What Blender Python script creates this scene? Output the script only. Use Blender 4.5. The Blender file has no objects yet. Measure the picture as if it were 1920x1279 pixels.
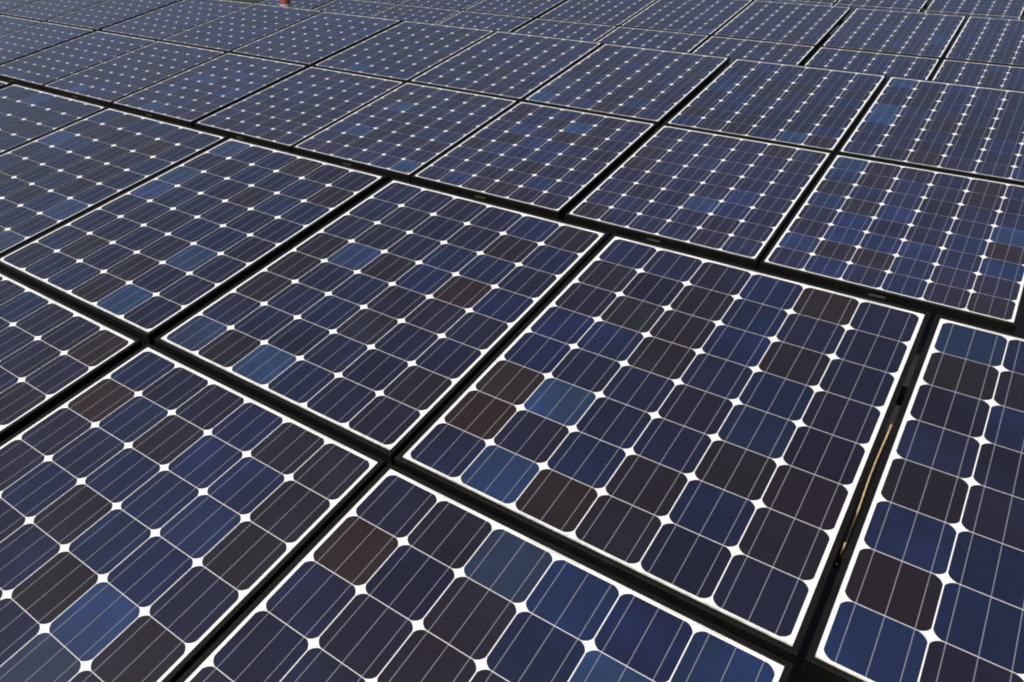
import bpy, math, random
from mathutils import Matrix, Vector

# ------------------------------------------------------------------ measures
S = 0.1575                       # cell pitch in metres
TILT = math.radians(9.51)        # tilt of every array
U, V = 6.3527 * S, 8.4431 * S    # panel pitch along / across an array
CT, ST = math.cos(TILT), math.sin(TILT)

# arrays: number -> (offset x, y, z in the plane frame of the front array, first column index, seam columns, seam width)
ARRAYS = {
    1: ((0.0, -8.4431, 0.0), 2, (1, -2), .1433),
    2: ((1.8259, 14.9556, -3.9092), 3, (2, -1, -4, -7), .1602),
    3: ((-3.9138, 38.268, -7.825), 3, (3, 0, -3), .1602),
    4: ((-1.45, 61.58, -11.741), 3, (3, 0), .16),
}
LOW_EDGE = 0.36                  # height of the front array's low edge above the ground


def world(x, y, z):
    """plane frame of the front array (metres) -> world, ground at z = 0"""
    wy = y * CT - z * ST
    wz = y * ST + z * CT
    return Vector((x, wy, wz + 8.4431 * S * ST + LOW_EDGE))


# camera: rotation rows (right, down, forward) in the plane frame, position in cell units
CAM_R = ((0.78737957, 0.60833119, -0.09983274),
         (0.30919334, -0.5298029, -0.78975209),
         (-0.53332251, 0.59096704, -0.60524793))
CAM_P = (6.11509993, -6.89766847, 9.43281848)
FOCAL, CXOFF = 1471.9786, -234.5758


def pixel(x, y, z):
    dx, dy, dz = x / S - CAM_P[0], y / S - CAM_P[1], z / S - CAM_P[2]
    c = [r[0] * dx + r[1] * dy + r[2] * dz for r in CAM_R]
    if c[2] < .3:
        return None
    return (960 + CXOFF + FOCAL * c[0] / c[2], 639.5 + FOCAL * c[1] / c[2])


OV = {
    (1, -1, 1): "05b 07m 16d 17d 32d 34d 37m 42m 44d 46r 50s 52b 55m",
    (1, 0, 0): "27m 55d 57r",
    (1, 0, 1): "04b 05b 07b 11d 20m 26m 30d 31d 35d 37r 40b 42b 45m 56d",
    (1, 1, 0): "06r 16m 24d 25m 26d 33d 34m 35m 36m 37m 42s 43b 44m 45n 46m 53d 55d 56d",
    (1, 1, 1): "00s 02d 03d 04d 14b 20b 22m 24d 30m 34m 35m 44r 45m 46d 51d 54m 56m 57d",
    (1, 2, 0): "06r 25d 26d 27s 36m 37n 46b 47m 57n",
    (1, 2, 1): "01r 02r 04m 06d 10b 12b 14m 15d 20r 21m 24d 25d 26d 30d 31d 35m 36m 37m 41m 42d 43m 44m 45d 47r 51d 52d",
    (1, 3, 1): "00n 01d 02m 03d 06d 07n 11m 12m 15m",
    (2, -3, 0): "20b",
    (2, -2, 0): "14b 20b 24b 46m",
    (2, -1, 0): "15m",
    (2, -1, 1): "20b",
    (2, 0, 0): "12b 15b 33d 40m 43m 50b",
    (2, 0, 1): "32d 34d 53m",
    (2, 1, 0): "03d 10m 13m 15m 26d 32d 33m 35d 36b 41m",
    (2, 1, 1): "00b 01s 02s 41m",
    (2, 2, 0): "04d 05d 32b 47d",
    (2, 2, 1): "01d 04m 05m 13m 17m 21d 24d 33m 35d 40b 50d 51m",
    (2, 3, 0): "01m 04m 05d 06m 07b 10m 11d 16d 21d 31m 43m 47d 52m 53d 54b",
    (2, 3, 1): "03b 04b 07b 20d 23d 24d 27m",
    (3, 0, 0): "03m",
    (3, 1, 0): "22d",
    (3, 1, 1): "50b",
    (3, 2, 0): "33d",
    (3, 2, 1): "41d",
    (3, 4, 0): "01d 12b",
}

SC = bpy.context.scene
COL = SC.collection


# ------------------------------------------------------------------ helpers
def link(name, data, parent=None, mat=None):
    o = bpy.data.objects.new(name, data)
    COL.objects.link(o)
    if parent is not None:
        o.parent = parent
    if mat is not None and not data.materials:
        data.materials.append(mat)
    return o


def mesh(name, verts, faces, mat=None):
    m = bpy.data.meshes.new(name)
    m.from_pydata(verts, [], faces)
    m.update()
    if mat:
        m.materials.append(mat)
    return m


def tag(o, label, cat, group=None, kind=None):
    o['label'] = label
    o['category'] = cat
    if group:
        o['group'] = group
    if kind:
        o['kind'] = kind


class MB:
    def __init__(self):
        self.v, self.f = [], []

    def box(self, x0, x1, y0, y1, z0, z1, b=0.0):
        """box with chamfered vertical and top edges when b > 0"""
        n = len(self.v)
        if b <= 0:
            self.v += [(x, y, z) for z in (z0, z1) for (x, y) in ((x0, y0), (x1, y0), (x1, y1), (x0, y1))]
            q = [(0, 3, 2, 1), (4, 5, 6, 7), (0, 1, 5, 4), (1, 2, 6, 5), (2, 3, 7, 6), (3, 0, 4, 7)]
            self.f += [tuple(n + i for i in f) for f in q]
            return
        def ring(i, z):
            X0, X1, Y0, Y1 = x0 + i, x1 - i, y0 + i, y1 - i
            return [(X0 + b, Y0, z), (X1 - b, Y0, z), (X1, Y0 + b, z), (X1, Y1 - b, z),
                    (X1 - b, Y1, z), (X0 + b, Y1, z), (X0, Y1 - b, z), (X0, Y0 + b, z)]
        self.v += ring(0, z0) + ring(0, z1 - b) + ring(b * .6, z1)
        for k in (0, 8):
            for i in range(8):
                j = (i + 1) % 8
                self.f.append((n + k + i, n + k + j, n + k + 8 + j, n + k + 8 + i))
        self.f.append(tuple(n + i for i in reversed(range(8))))
        self.f.append(tuple(n + 16 + i for i in range(8)))

    def tube(self, pts, r, seg=10):
        n0 = len(self.v)
        P = [Vector(p) for p in pts]
        for i, p in enumerate(P):
            d = (P[min(i + 1, len(P) - 1)] - P[max(i - 1, 0)]).normalized()
            a = d.cross(Vector((0, 0, 1)))
            if a.length < .1:
                a = d.cross(Vector((1, 0, 0)))
            a.normalize()
            b = d.cross(a)
            rr = r[i] if isinstance(r, (list, tuple)) else r
            for k in range(seg):
                t = 2 * math.pi * k / seg
                self.v.append(tuple(p + (a * math.cos(t) + b * math.sin(t)) * rr))
        for i in range(len(P) - 1):
            for k in range(seg):
                j = (k + 1) % seg
                self.f.append((n0 + i * seg + k, n0 + i * seg + j, n0 + (i + 1) * seg + j, n0 + (i + 1) * seg + k))
        self.f.append(tuple(n0 + k for k in reversed(range(seg))))
        self.f.append(tuple(n0 + (len(P) - 1) * seg + k for k in range(seg)))

    def mesh(self, name, mat=None):
        return mesh(name, self.v, self.f, mat)


# ------------------------------------------------------------------ materials
def new_mat(name):
    m = bpy.data.materials.new(name)
    m.use_nodes = True
    nt = m.node_tree
    return m, nt, nt.nodes['Principled BSDF'], nt.nodes, nt.links


def mth(N, L, op, a, b=None, c=None):
    n = N.new('ShaderNodeMath')
    n.operation = op
    for i, x in enumerate((a, b, c)):
        if x is None:
            continue
        if isinstance(x, (int, float)):
            n.inputs[i].default_value = x
        else:
            L.new(x, n.inputs[i])
    return n.outputs[0]


def mixc(N, L, fac, a, b, blend='MIX'):
    n = N.new('ShaderNodeMix')
    n.data_type = 'RGBA'
    n.blend_type = blend
    for idx, x in ((0, fac), (6, a), (7, b)):
        if isinstance(x, (int, float)):
            n.inputs[idx].default_value = x
        elif isinstance(x, tuple):
            n.inputs[idx].default_value = (*x, 1)
        else:
            L.new(x, n.inputs[idx])
    return n.outputs[2]


def ramp(N, L, x, p0, p1):
    n = N.new('ShaderNodeMapRange')
    n.inputs[1].default_value = p0
    n.inputs[2].default_value = p1
    L.new(x, n.inputs[0])
    return n.outputs[0]


def noise(N, L, vec, scale, detail=2.0, rough=.5, dims='3D', w=None):
    n = N.new('ShaderNodeTexNoise')
    n.noise_dimensions = dims
    n.inputs['Scale'].default_value = scale
    n.inputs['Detail'].default_value = detail
    n.inputs['Roughness'].default_value = rough
    L.new(vec, n.inputs['Vector'])
    if w is not None:
        L.new(w, n.inputs['W'])
    return n


def glass_coat(b, rough=.16):
    # thin dust film; its tinted sheen also paints in a warmer grazing reflection
    b.inputs['Sheen Weight'].default_value = DUST_SHEEN
    b.inputs['Sheen Roughness'].default_value = .5
    b.inputs['Sheen Tint'].default_value = (1, .86, .86, 1)
    b.inputs['Specular IOR Level'].default_value = .0
    b.inputs['Coat Weight'].default_value = 1.0
    b.inputs['Coat IOR'].default_value = COAT_IOR
    b.inputs['Coat Roughness'].default_value = rough


DUST_SHEEN = .022
COAT_IOR = 1.5


def world_pos(N):
    return N.new('ShaderNodeNewGeometry').outputs['Position']


def cell_material(use_attr):
    m, nt, b, N, L = new_mat('cell_silicon_sheet' if use_attr else 'cell_silicon')
    oi = N.new('ShaderNodeObjectInfo')
    if use_attr:
        at = N.new('ShaderNodeVertexColor')
        at.layer_name = 'cell_colour'
        base = at.outputs['Color']
    else:
        base = oi.outputs['Color']
    tc = N.new('ShaderNodeTexCoord')
    sx = N.new('ShaderNodeSeparateXYZ')
    L.new(tc.outputs['Object'], sx.inputs[0])
    pos = world_pos(N)
    # cloudy variation inside a wafer, and fine streaks along the fingers
    n1 = noise(N, L, pos, 5.5, 2.5, .5, '4D', mth(N, L, 'MULTIPLY', oi.outputs['Random'], 37.0))
    f1 = ramp(N, L, n1.outputs['Fac'], .46, .74)
    mp = N.new('ShaderNodeMapping')
    mp.inputs['Scale'].default_value = (420, 9, 9)
    L.new(tc.outputs['Object'], mp.inputs['Vector'])
    n2 = noise(N, L, mp.outputs['Vector'], 1.0, 3, .6, '4D', mth(N, L, 'MULTIPLY', oi.outputs['Random'], 91.0))
    f2 = ramp(N, L, n2.outputs['Fac'], .25, .75)
    light = mixc(N, L, 1.0, base, (1.15, 1.55, 1.9), 'MULTIPLY')
    c = mixc(N, L, mth(N, L, 'MULTIPLY', f1, .95), base, light)
    c = mixc(N, L, mth(N, L, 'MULTIPLY', f2, .35), c, mixc(N, L, 1.0, c, (1.5, 1.45, 1.4), 'MULTIPLY'))
    # three bus bars
    fx = mth(N, L, 'FRACT', mth(N, L, 'ADD', mth(N, L, 'DIVIDE', sx.outputs[0], S), .5))
    f3 = mth(N, L, 'FRACT', mth(N, L, 'MULTIPLY', fx, 3.0))
    dist = mth(N, L, 'ABSOLUTE', mth(N, L, 'SUBTRACT', f3, .5))
    bar = mth(N, L, 'LESS_THAN', dist, .0150)
    c = mixc(N, L, bar, c, BUS_COL)
    L.new(c, b.inputs['Base Color'])
    b.inputs['Roughness'].default_value = .6
    glass_coat(b)
    return m


BUS_COL = (.175, .18, .20)


def sheet_material():
    m, nt, b, N, L = new_mat('white_backsheet')
    tc = N.new('ShaderNodeTexCoord')
    sx = N.new('ShaderNodeSeparateXYZ')
    L.new(tc.outputs['Object'], sx.inputs[0])
    pos = world_pos(N)
    n1 = noise(N, L, pos, 9.0, 3)
    n2 = noise(N, L, pos, 60.0, 3)
    # dust washed down to the low edge of the glass
    low = ramp(N, L, sx.outputs[1], -.6285, -.6365)
    d = mth(N, L, 'MULTIPLY', low, ramp(N, L, n1.outputs['Fac'], .22, .5))
    d = mth(N, L, 'MULTIPLY', d, mth(N, L, 'ADD', .45, ramp(N, L, n2.outputs['Fac'], .3, .7)))
    c = mixc(N, L, ramp(N, L, n1.outputs['Fac'], .3, .7), (.72, .715, .68), (.77, .765, .735))
    c = mixc(N, L, mth(N, L, 'MULTIPLY', d, .8), c, (.30, .30, .24))
    L.new(c, b.inputs['Base Color'])
    b.inputs['Roughness'].default_value = .7
    glass_coat(b)
    return m


def frame_material():
    m, nt, b, N, L = new_mat('black_anodised_frame')
    pos = world_pos(N)
    n1 = noise(N, L, pos, 14.0, 4, .6)
    n2 = noise(N, L, pos, 160.0, 2, .6)
    f = mth(N, L, 'MULTIPLY', ramp(N, L, n1.outputs['Fac'], .45, .8), .5)
    f = mth(N, L, 'ADD', f, mth(N, L, 'MULTIPLY', ramp(N, L, n2.outputs['Fac'], .55, .8), .25))
    c = mixc(N, L, f, (.0035, .0035, .0033), (.013, .0125, .011))
    L.new(c, b.inputs['Base Color'])
    b.inputs['Roughness'].default_value = .55
    b.inputs['Specular IOR Level'].default_value = .16
    return m


def plain(name, col, rough=.6, var=.3, scale=20.0, spec=.4, metal=0.0):
    m, nt, b, N, L = new_mat(name)
    n1 = noise(N, L, world_pos(N), scale, 4, .6)
    c = mixc(N, L, ramp(N, L, n1.outputs['Fac'], .3, .7), tuple(x * (1 - var) for x in col), tuple(x * (1 + var) for x in col))
    L.new(c, b.inputs['Base Color'])
    b.inputs['Roughness'].default_value = rough
    b.inputs['Specular IOR Level'].default_value = spec
    b.inputs['Metallic'].default_value = metal
    return m


def ground_material():
    m, nt, b, N, L = new_mat('dark_gravel')
    pos = world_pos(N)
    vo = N.new('ShaderNodeTexVoronoi')
    vo.inputs['Scale'].default_value = 55
    L.new(pos, vo.inputs['Vector'])
    n1 = noise(N, L, pos, 1.3, 5, .6)
    bw = N.new('ShaderNodeRGBToBW')
    L.new(vo.outputs['Color'], bw.inputs[0])
    c = mixc(N, L, bw.outputs[0], (.006, .0058, .0052), (.020, .0185, .016))
    c = mixc(N, L, ramp(N, L, n1.outputs['Fac'], .35, .7), c, mixc(N, L, 1.0, c, (.6, .6, .58), 'MULTIPLY'))
    L.new(c, b.inputs['Base Color'])
    b.inputs['Roughness'].default_value = .9
    bp = N.new('ShaderNodeBump')
    bp.inputs['Strength'].default_value = .6
    bp.inputs['Distance'].default_value = .01
    L.new(vo.outputs['Distance'], bp.inputs['Height'])
    L.new(bp.outputs[0], b.inputs['Normal'])
    return m


M_CELL = cell_material(False)
M_GRID = cell_material(True)
M_SHEET = sheet_material()
M_FRAME = frame_material()
M_RIB = plain('tinned_ribbon', (.42, .42, .42), .35, .15, 40)
glass_coat(M_RIB.node_tree.nodes['Principled BSDF'])
M_CLIP = plain('dull_clip', (.030, .023, .017), .6, .4, 90)
M_RAIL = plain('dark_steel', (.008, .008, .0075), .8, .4, 12, .12)
M_CABLE = plain('tan_cable', (.55, .38, .18), .5, .25, 60)
M_RED = plain('red_paint', (.26, .07, .06), .5, .15, 15)
M_PALE = plain('pale_band', (.45, .40, .35), .5, .08, 15)
M_GROUND = ground_material()

# ------------------------------------------------------------------ panel meshes (local frame: centre of the panel, z = 0 at the cells)
HX, HY = 3 * S + .0078, 4 * S + .0092     # visible glass half size
LIP = .0135


def frame_mesh():
    prof = [(0, -.0012), (0, .0016), (.0006, .0022), (LIP - .0010, .0022), (LIP, .0012), (LIP, -.040), (LIP - .002, -.040), (LIP - .002, -.006), (0, -.006)]
    v, f = [], []
    n = len(prof)
    for (sx, sy) in ((-1, -1), (1, -1), (1, 1), (-1, 1)):
        for (o, z) in prof:
            v.append((sx * (HX + o), sy * (HY + o), z))
    for k in range(4):
        k2 = (k + 1) % 4
        for i in range(n):
            j = (i + 1) % n
            f.append((k * n + i, k * n + j, k2 * n + j, k2 * n + i))
    return mesh('frame', v, f, M_FRAME)


def sheet_mesh():
    b = MB()
    b.box(-HX - .003, HX + .003, -HY - .003, HY + .003, -.0048, -.0007)
    return b.mesh('backsheet', M_SHEET)


def cell_outline():
    hx, hy = S / 2 - .0013, S / 2 - .0008
    c, r = .091 * S, .138 * S
    pts = []
    for q in range(4):
        sx, sy = ((1, 1), (-1, 1), (-1, -1), (1, -1))[q]
        quarter = []
        for i in range(9):
            f = i / 8
            a = f * math.pi / 2
            ax, ay = hx - r + r * math.cos(a), hy - r + r * math.sin(a)       # round corner
            bx, by = hx - c * f, hy - c + c * f                              # straight chamfer
            w = .5
            quarter.append((sx * (ax * w + bx * (1 - w)), sy * (ay * w + by * (1 - w))))
        pts += quarter if q % 2 == 0 else quarter[::-1]
    return pts


OUT = cell_outline()
CELL_MESH = mesh('solar_cell', [(x, y, 0) for x, y in OUT], [tuple(range(len(OUT)))], M_CELL)
FRAME_MESH = frame_mesh()
SHEET_MESH = sheet_mesh()


def ribbon_meshes():
    out = []
    for k, y in enumerate((4 * S + .0038, 4 * S + .0066)):
        for (u0, u1) in ((0.3, 1.6), (2.3, 3.6), (4.3, 5.6)):
            x0, x1 = (u0 - 3 + .2 * k) * S, (u1 - 3 - .25 * k) * S
            b = MB()
            b.box(x0, x1, y - .0007, y + .0007, -.0006, -.0002)
            out.append(b.mesh('bus_ribbon', M_RIB))
    return out


RIB_MESHES = ribbon_meshes()


def clip_mesh():
    b = MB()
    b.box(-.034, .034, -HY - LIP - .0065, -HY - LIP - .0003, -.030, -.018, .002)
    b.box(-.022, .022, -HY - LIP - .0085, -HY - LIP - .0066, -.027, -.021, .001)
    return b.mesh('frame_clip', M_CLIP)


CLIP_MESH = clip_mesh()

# wafer colours (linear): dark navy to plum, with a few brown, mid blue and bright blue ones
def pick(rng):
    x = rng.random()
    k = .85 + .3 * rng.random()
    if x < .46:
        c, w = (.0090, .0086, .0205), None               # navy
    elif x < .86:
        c, w = (.0096, .0080, .0155), None               # plum
    elif x < .93:
        c, w = (.0080, .0102, .0290), None               # mid blue
    elif x < .988:
        c, w = (.0108, .0079, .0112), None               # dark brown
    elif x < .994:
        c, w = (.0105, .021, .052), 'b'
    else:
        c, w = (.0150, .0088, .0084), 'r'
    return tuple(v * k for v in c), w


OVC = {'b': (.0140, .0250, .0610), 's': (.0150, .0215, .0400), 'n': (.0098, .0165, .0440), 'm': (.0084, .0108, .0300), 'r': (.0160, .0088, .0074), 'd': (.0113, .0080, .0105)}
NAMES = {'b': 'bright blue solar cell', 's': 'steel blue solar cell', 'r': 'brown solar cell', 'd': 'dark brown solar cell'}


def panel_centre(t, c, r):
    (ox, oy, oz), c0, seams, w = ARRAYS[t]
    x = (c - c0) * U + ox * S - w * S * sum(c < q for q in seams) + 3 * S
    y = r * V + oy * S + 4 * S
    return x, y, oz * S


def inside(t, c, r):
    """does the photograph show some of this panel, and how large is a cell in it"""
    x, y, z = panel_centre(t, c, r)
    n, area = 0, []
    lo = 0 if t < 3 else (4.8 if (t, r) == (3, 0) else (0 if t == 3 else 7.0 if r == 0 else 0))
    for i in range(13):
        for j in range(17):
            v = j / 2
            if v < lo:
                continue
            p = pixel(x + (i / 2 - 3) * S, y + (v - 4) * S, z)
            if p and 4 < p[0] < 1916 and 3 < p[1] < 1276:
                n += 1
    p, q, s = pixel(x, y, z), pixel(x + S, y, z), pixel(x, y + S, z)
    a = abs((q[0] - p[0]) * (s[1] - p[1]) - (q[1] - p[1]) * (s[0] - p[0])) if p and q and s else 1e6
    return n, a


def make_panel(t, c, r, label, area):
    x, y, z = panel_centre(t, c, r)
    root = bpy.data.objects.new('solar_panel', None)
    COL.objects.link(root)
    root.empty_display_size = .1
    rr = random.Random(f'place {t} {c} {r}')
    root.location = world(x + rr.uniform(-.0012, .0012), y + rr.uniform(-.0015, .0015), z + rr.uniform(-.0012, .0012))
    root.rotation_euler = (TILT + rr.uniform(-.0012, .0012), rr.uniform(-.0012, .0012), rr.uniform(-.0006, .0006))
    tag(root, label, 'solar panel', 'solar panels in tilted rows')
    link('frame', FRAME_MESH, root)
    link('backsheet', SHEET_MESH, root)
    if t == 1:
        for rm in RIB_MESHES:
            link('bus_ribbon', rm, root)
    if t == 2 and r == 0:
        link('frame_clip', CLIP_MESH, root)
    ov = {}
    for w in OV.get((t, c, r), '').split():
        ov[(int(w[0]), int(w[1]))] = w[2]
    rng = random.Random(f'{t} {c} {r}')
    shift = 1 + rng.uniform(-.08, .08)
    cols = {}
    for u in range(6):
        for v in range(8):
            k, w = pick(rng)
            if ov and w:                          # known panel: bright and brown wafers only where seen
                k, w = (.0090, .0086, .0190), None
            if (u, v) in ov:
                w = ov[(u, v)]
                k = tuple(q * rng.uniform(.92, 1.08) for q in OVC[w])
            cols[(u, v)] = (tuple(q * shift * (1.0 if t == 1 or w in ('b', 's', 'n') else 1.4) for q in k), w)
    if area >= 100:
        for (u, v), (k, w) in cols.items():
            o = link('solar_cell', CELL_MESH, root)
            o.location = ((u - 2.5) * S, (v - 3.5) * S, 0)
            o.color = (*k, 1)
            if w in NAMES:
                o['label'] = NAMES[w]
    else:
        vv, ff, cc = [], [], []
        for (u, v), (k, w) in cols.items():
            n = len(vv)
            vv += [(px + u * S, py + v * S, 0) for px, py in OUT]
            ff.append(tuple(n + i for i in range(len(OUT))))
            cc += [(*k, 1)] * len(OUT)
        m = mesh('cell_sheet', vv, ff, M_GRID)
        at = m.color_attributes.new('cell_colour', 'FLOAT_COLOR', 'CORNER')
        for i, k in enumerate(cc):
            at.data[i].color = k
        o = link('cell_sheet', m, root)
        o.location = (-2.5 * S, -3.5 * S, 0)
    return root


ORD = ['first', 'second', 'third', 'fourth', 'fifth', 'sixth', 'seventh', 'eighth', 'ninth', 'tenth', 'eleventh', 'twelfth', 'thirteenth', 'fourteenth']
ARR = {2: 'second', 3: 'third', 4: 'farthest'}
MINE = {
    (1, -3, 1): 'sliver of dark solar panel at the left edge, farthest one of the front array',
    (1, -2, 1): 'dark solar panel at the left edge, second farthest in the front array upper row',
    (1, -1, 1): 'solar panel with scattered dark brown cells, third from left in front array upper row',
    (1, 0, 1): 'solar panel with two bright blue cells near its low corner beside the wide seam',
    (1, 1, 1): 'solar panel with a steel blue cell in its near left corner, front array upper row',
    (1, 2, 1): 'large central solar panel with brown cells along its left side, tan cable to its right',
    (1, 3, 1): 'solar panel cut by the right edge, tan cable in the gap beside it',
    (1, 0, 0): 'solar panel at the left edge with one brown cell in its far right corner',
    (1, 1, 0): 'blue-tinted solar panel filling the lower left corner of the photo',
    (1, 2, 0): 'nearest solar panel at the bottom centre, with a brown cell near its far left corner',
    (1, 3, 0): 'solar panel corner barely showing at the bottom right of the photo',
}

SHOWN = {}
for t, cr in ((1, range(-3, 4)), (2, range(-9, 6)), (3, range(-8, 7)), (4, range(-3, 9))):
    for r in (0, 1):
        row = []
        for c in cr:
            n, a = inside(t, c, r)
            if n > 0 and (t, c) != (3, -5):
                row.append((c, a))
        for i, (c, a) in enumerate(row):
            lab = MINE.get((t, c, r))
            if lab is None:
                lab = f"{ORD[i]} solar panel from the left along the {'upper' if r else 'lower'} row of the {ARR.get(t, 'front')} array"
            make_panel(t, c, r, lab, a)
            SHOWN.setdefault(t, []).append((c, r))
print('PANELS', {t: len(v) for t, v in SHOWN.items()}, {t: sorted(v) for t, v in SHOWN.items()})

# ------------------------------------------------------------------ mounting frames under the arrays
for t in sorted(SHOWN):
    cs = [c for c, r in SHOWN[t]]
    rows = sorted({r for c, r in SHOWN[t]})
    xa = panel_centre(t, min(cs), 0)[0] - 3 * S - .03
    xb = panel_centre(t, max(cs), 0)[0] + 3 * S + .03
    _, y0, z0 = panel_centre(t, 0, 0)
    yb = y0 - 4 * S
    root = bpy.data.objects.new('mounting_frame', None)
    COL.objects.link(root)
    tag(root, f"dark steel mounting frame under the {ARR.get(t, 'front')} solar array, glimpsed through its gaps",
        'mounting frame', 'mounting frames under the arrays')
    ori = world(xa, yb, z0)
    root.location = ori
    root.rotation_euler = (TILT, 0, 0)
    Ln = xb - xa
    for yy in (2 * S, 6 * S, 2 * S + V, 6 * S + V):
        b = MB()
        b.box(0, Ln, yy - .02, yy + .02, -.0815, -.0415, .002)
        link('rail', b.mesh('rail', M_RAIL), root)
    n = max(2, round(Ln / 2.0))
    for i in range(n + 1):
        xx = .08 + (Ln - .16) * i / n
        b = MB()
        b.box(xx - .025, xx + .025, .04, 2 * V - .04, -.142, -.082, .002)
        link('rafter', b.mesh('rafter', M_RAIL), root)
        for yy in (.25, 2 * V - .35):
            top = Vector((xx, yy, -.1425))
            wz = ori.z + top.y * ST + top.z * CT
            h = wz + .05
            b = MB()
            # leg runs straight down in the world: its foot in the tilted frame
            dn = Vector((0, -ST, -CT)) * h
            b.tube([top, top + dn * .5, top + dn], .024, 8)
            link('leg', b.mesh('leg', M_RAIL), root)

# ------------------------------------------------------------------ tan cable lying in the gap between two front panels
xg = panel_centre(1, 3, 1)[0] - 3 * S - .1763 * S
yg = panel_centre(1, 3, 1)[1] - 4 * S
b = MB()
pts = []
for i in range(121):
    f = i / 120
    v = 1.86 + 4.1 * f
    sag = -.012 - .004 * math.sin(f * 7.0)
    if v < 2.75:
        sag -= min(.06, (2.75 - v) * .30)
    sag += .054 * math.exp(-((v - 2.02) / .10) ** 2)
    if v > 4.75:
        sag -= (v - 4.75) * .12
    pts.append(tuple(world(xg + .0016 * math.sin(f * 11), yg + v * S, sag)))
b.tube(pts, .0019, 8)
o = link('cable', b.mesh('cable', M_CABLE))
tag(o, 'thin tan cable lying in the black gap between two front panels', 'cable')

# ------------------------------------------------------------------ red post in the aisle behind the second array
base = None
(ox, oy, oz), _, _, _ = ARRAYS[2]
e = world(-33.0 * S + ox * S, (oy + 17.05) * S, oz * S)
cam_w = world(CAM_P[0] * S, CAM_P[1] * S, CAM_P[2] * S)


def unpix(px, py):
    d = ((px - 960 - CXOFF) / FOCAL, (py - 639.5) / FOCAL, 1.0)
    pl = [sum(CAM_R[i][k] * d[i] for i in range(3)) for k in range(3)]
    return Vector((pl[0], pl[1] * CT - pl[2] * ST, pl[1] * ST + pl[2] * CT))


d = unpix(535, 6)
k = (e.y + .55 - cam_w.y) / d.y
hit = cam_w + d * k
root = bpy.data.objects.new('warning_post', None)
COL.objects.link(root)
root.location = (hit.x, hit.y, 0)
tag(root, 'red post standing behind the top edge of the second array', 'post')
b = MB()
zt = e.z + .03
prof = [(.0, .058), (zt - .06, .058), (zt - .03, .054), (zt - .01, .045), (zt, .012)]
b.tube([(0, 0, z) for z, r in prof], [r for z, r in prof], 24)
link('post_body', b.mesh('post_body', M_RED), root)
b = MB()
b.tube([(0, 0, zt - .22), (0, 0, zt - .215), (0, 0, zt - .125), (0, 0, zt - .12)], [.059, .061, .061, .059], 24)
link('reflective_band', b.mesh('reflective_band', M_PALE), root)
b = MB()
b.tube([(0, 0, 0.001), (0, 0, .03), (0, 0, .05)], [.17, .17, .10], 24)
link('foot', b.mesh('foot', M_PALE), root)

# ------------------------------------------------------------------ ground
gs = 400
ground = link('ground', mesh('ground', [(-gs, -gs, 0), (gs, -gs, 0), (gs, gs, 0), (-gs, gs, 0)], [(0, 1, 2, 3)], M_GROUND))
GROUND_DROP = 0
ground['kind'] = 'structure'
ground['label'] = 'dark gravel ground under the solar arrays'

# ------------------------------------------------------------------ light
SUN_EL, SUN_AZ = math.radians(50), math.radians(200)   # azimuth clockwise from +Y (north): the sun stands behind the camera
sd = Vector((math.sin(SUN_AZ) * math.cos(SUN_EL), math.cos(SUN_AZ) * math.cos(SUN_EL), math.sin(SUN_EL)))
ld = bpy.data.lights.new('sun', 'SUN')
ld.energy = 3.1
ld.angle = math.radians(.53)
ld.color = (1.0, .955, .88)
lo = bpy.data.objects.new('sun', ld)
COL.objects.link(lo)
lo.location = (0, -20, 30)
lo.rotation_euler = sd.to_track_quat('Z', 'Y').to_euler()

W = bpy.data.worlds.new('World')
SC.world = W
W.use_nodes = True
nt = W.node_tree
sky = nt.nodes.new('ShaderNodeTexSky')
sky.sky_type = 'NISHITA'
sky.sun_disc = False
sky.sun_elevation = SUN_EL
sky.sun_rotation = SUN_AZ
sky.air_density = 1.0
sky.dust_density = 7.0
sky.ozone_density = 3.0
bg = nt.nodes['Background']
bg.inputs['Strength'].default_value = .13
nt.links.new(sky.outputs[0], bg.inputs['Color'])

# ------------------------------------------------------------------ camera
rows = []
for i, s in ((0, 1), (1, -1), (2, -1)):
    a = CAM_R[i]
    rows.append(Vector((s * a[0], s * (a[1] * CT - a[2] * ST), s * (a[1] * ST + a[2] * CT))))
m3 = Matrix(rows).transposed()
cd = bpy.data.cameras.new('camera')
cam = bpy.data.objects.new('camera', cd)
COL.objects.link(cam)
cam.matrix_world = Matrix.Translation(cam_w) @ m3.to_4x4()
cd.sensor_fit = 'HORIZONTAL'
cd.sensor_width = 36
cd.lens = FOCAL / 1920 * 36
cd.shift_x = -CXOFF / 1920
cd.clip_start = .02
cd.clip_end = 2000
SC.camera = cam

SC.view_settings.view_transform = 'Standard'
SC.view_settings.look = 'None'
SC.view_settings.exposure = 0
SC.view_settings.gamma = 1
SC.render.engine = 'CYCLES'
SC.cycles.max_bounces = 6
SC.cycles.use_denoising = True
SC.cycles.denoiser = 'OPENIMAGEDENOISE'
SC.cycles.denoising_input_passes = 'RGB_ALBEDO_NORMAL'
SC.cycles.denoising_prefilter = 'ACCURATE'
SC.cycles.use_adaptive_sampling = False
SC.cycles.pixel_filter_type = 'BLACKMAN_HARRIS'
SC.cycles.filter_width = 2.0
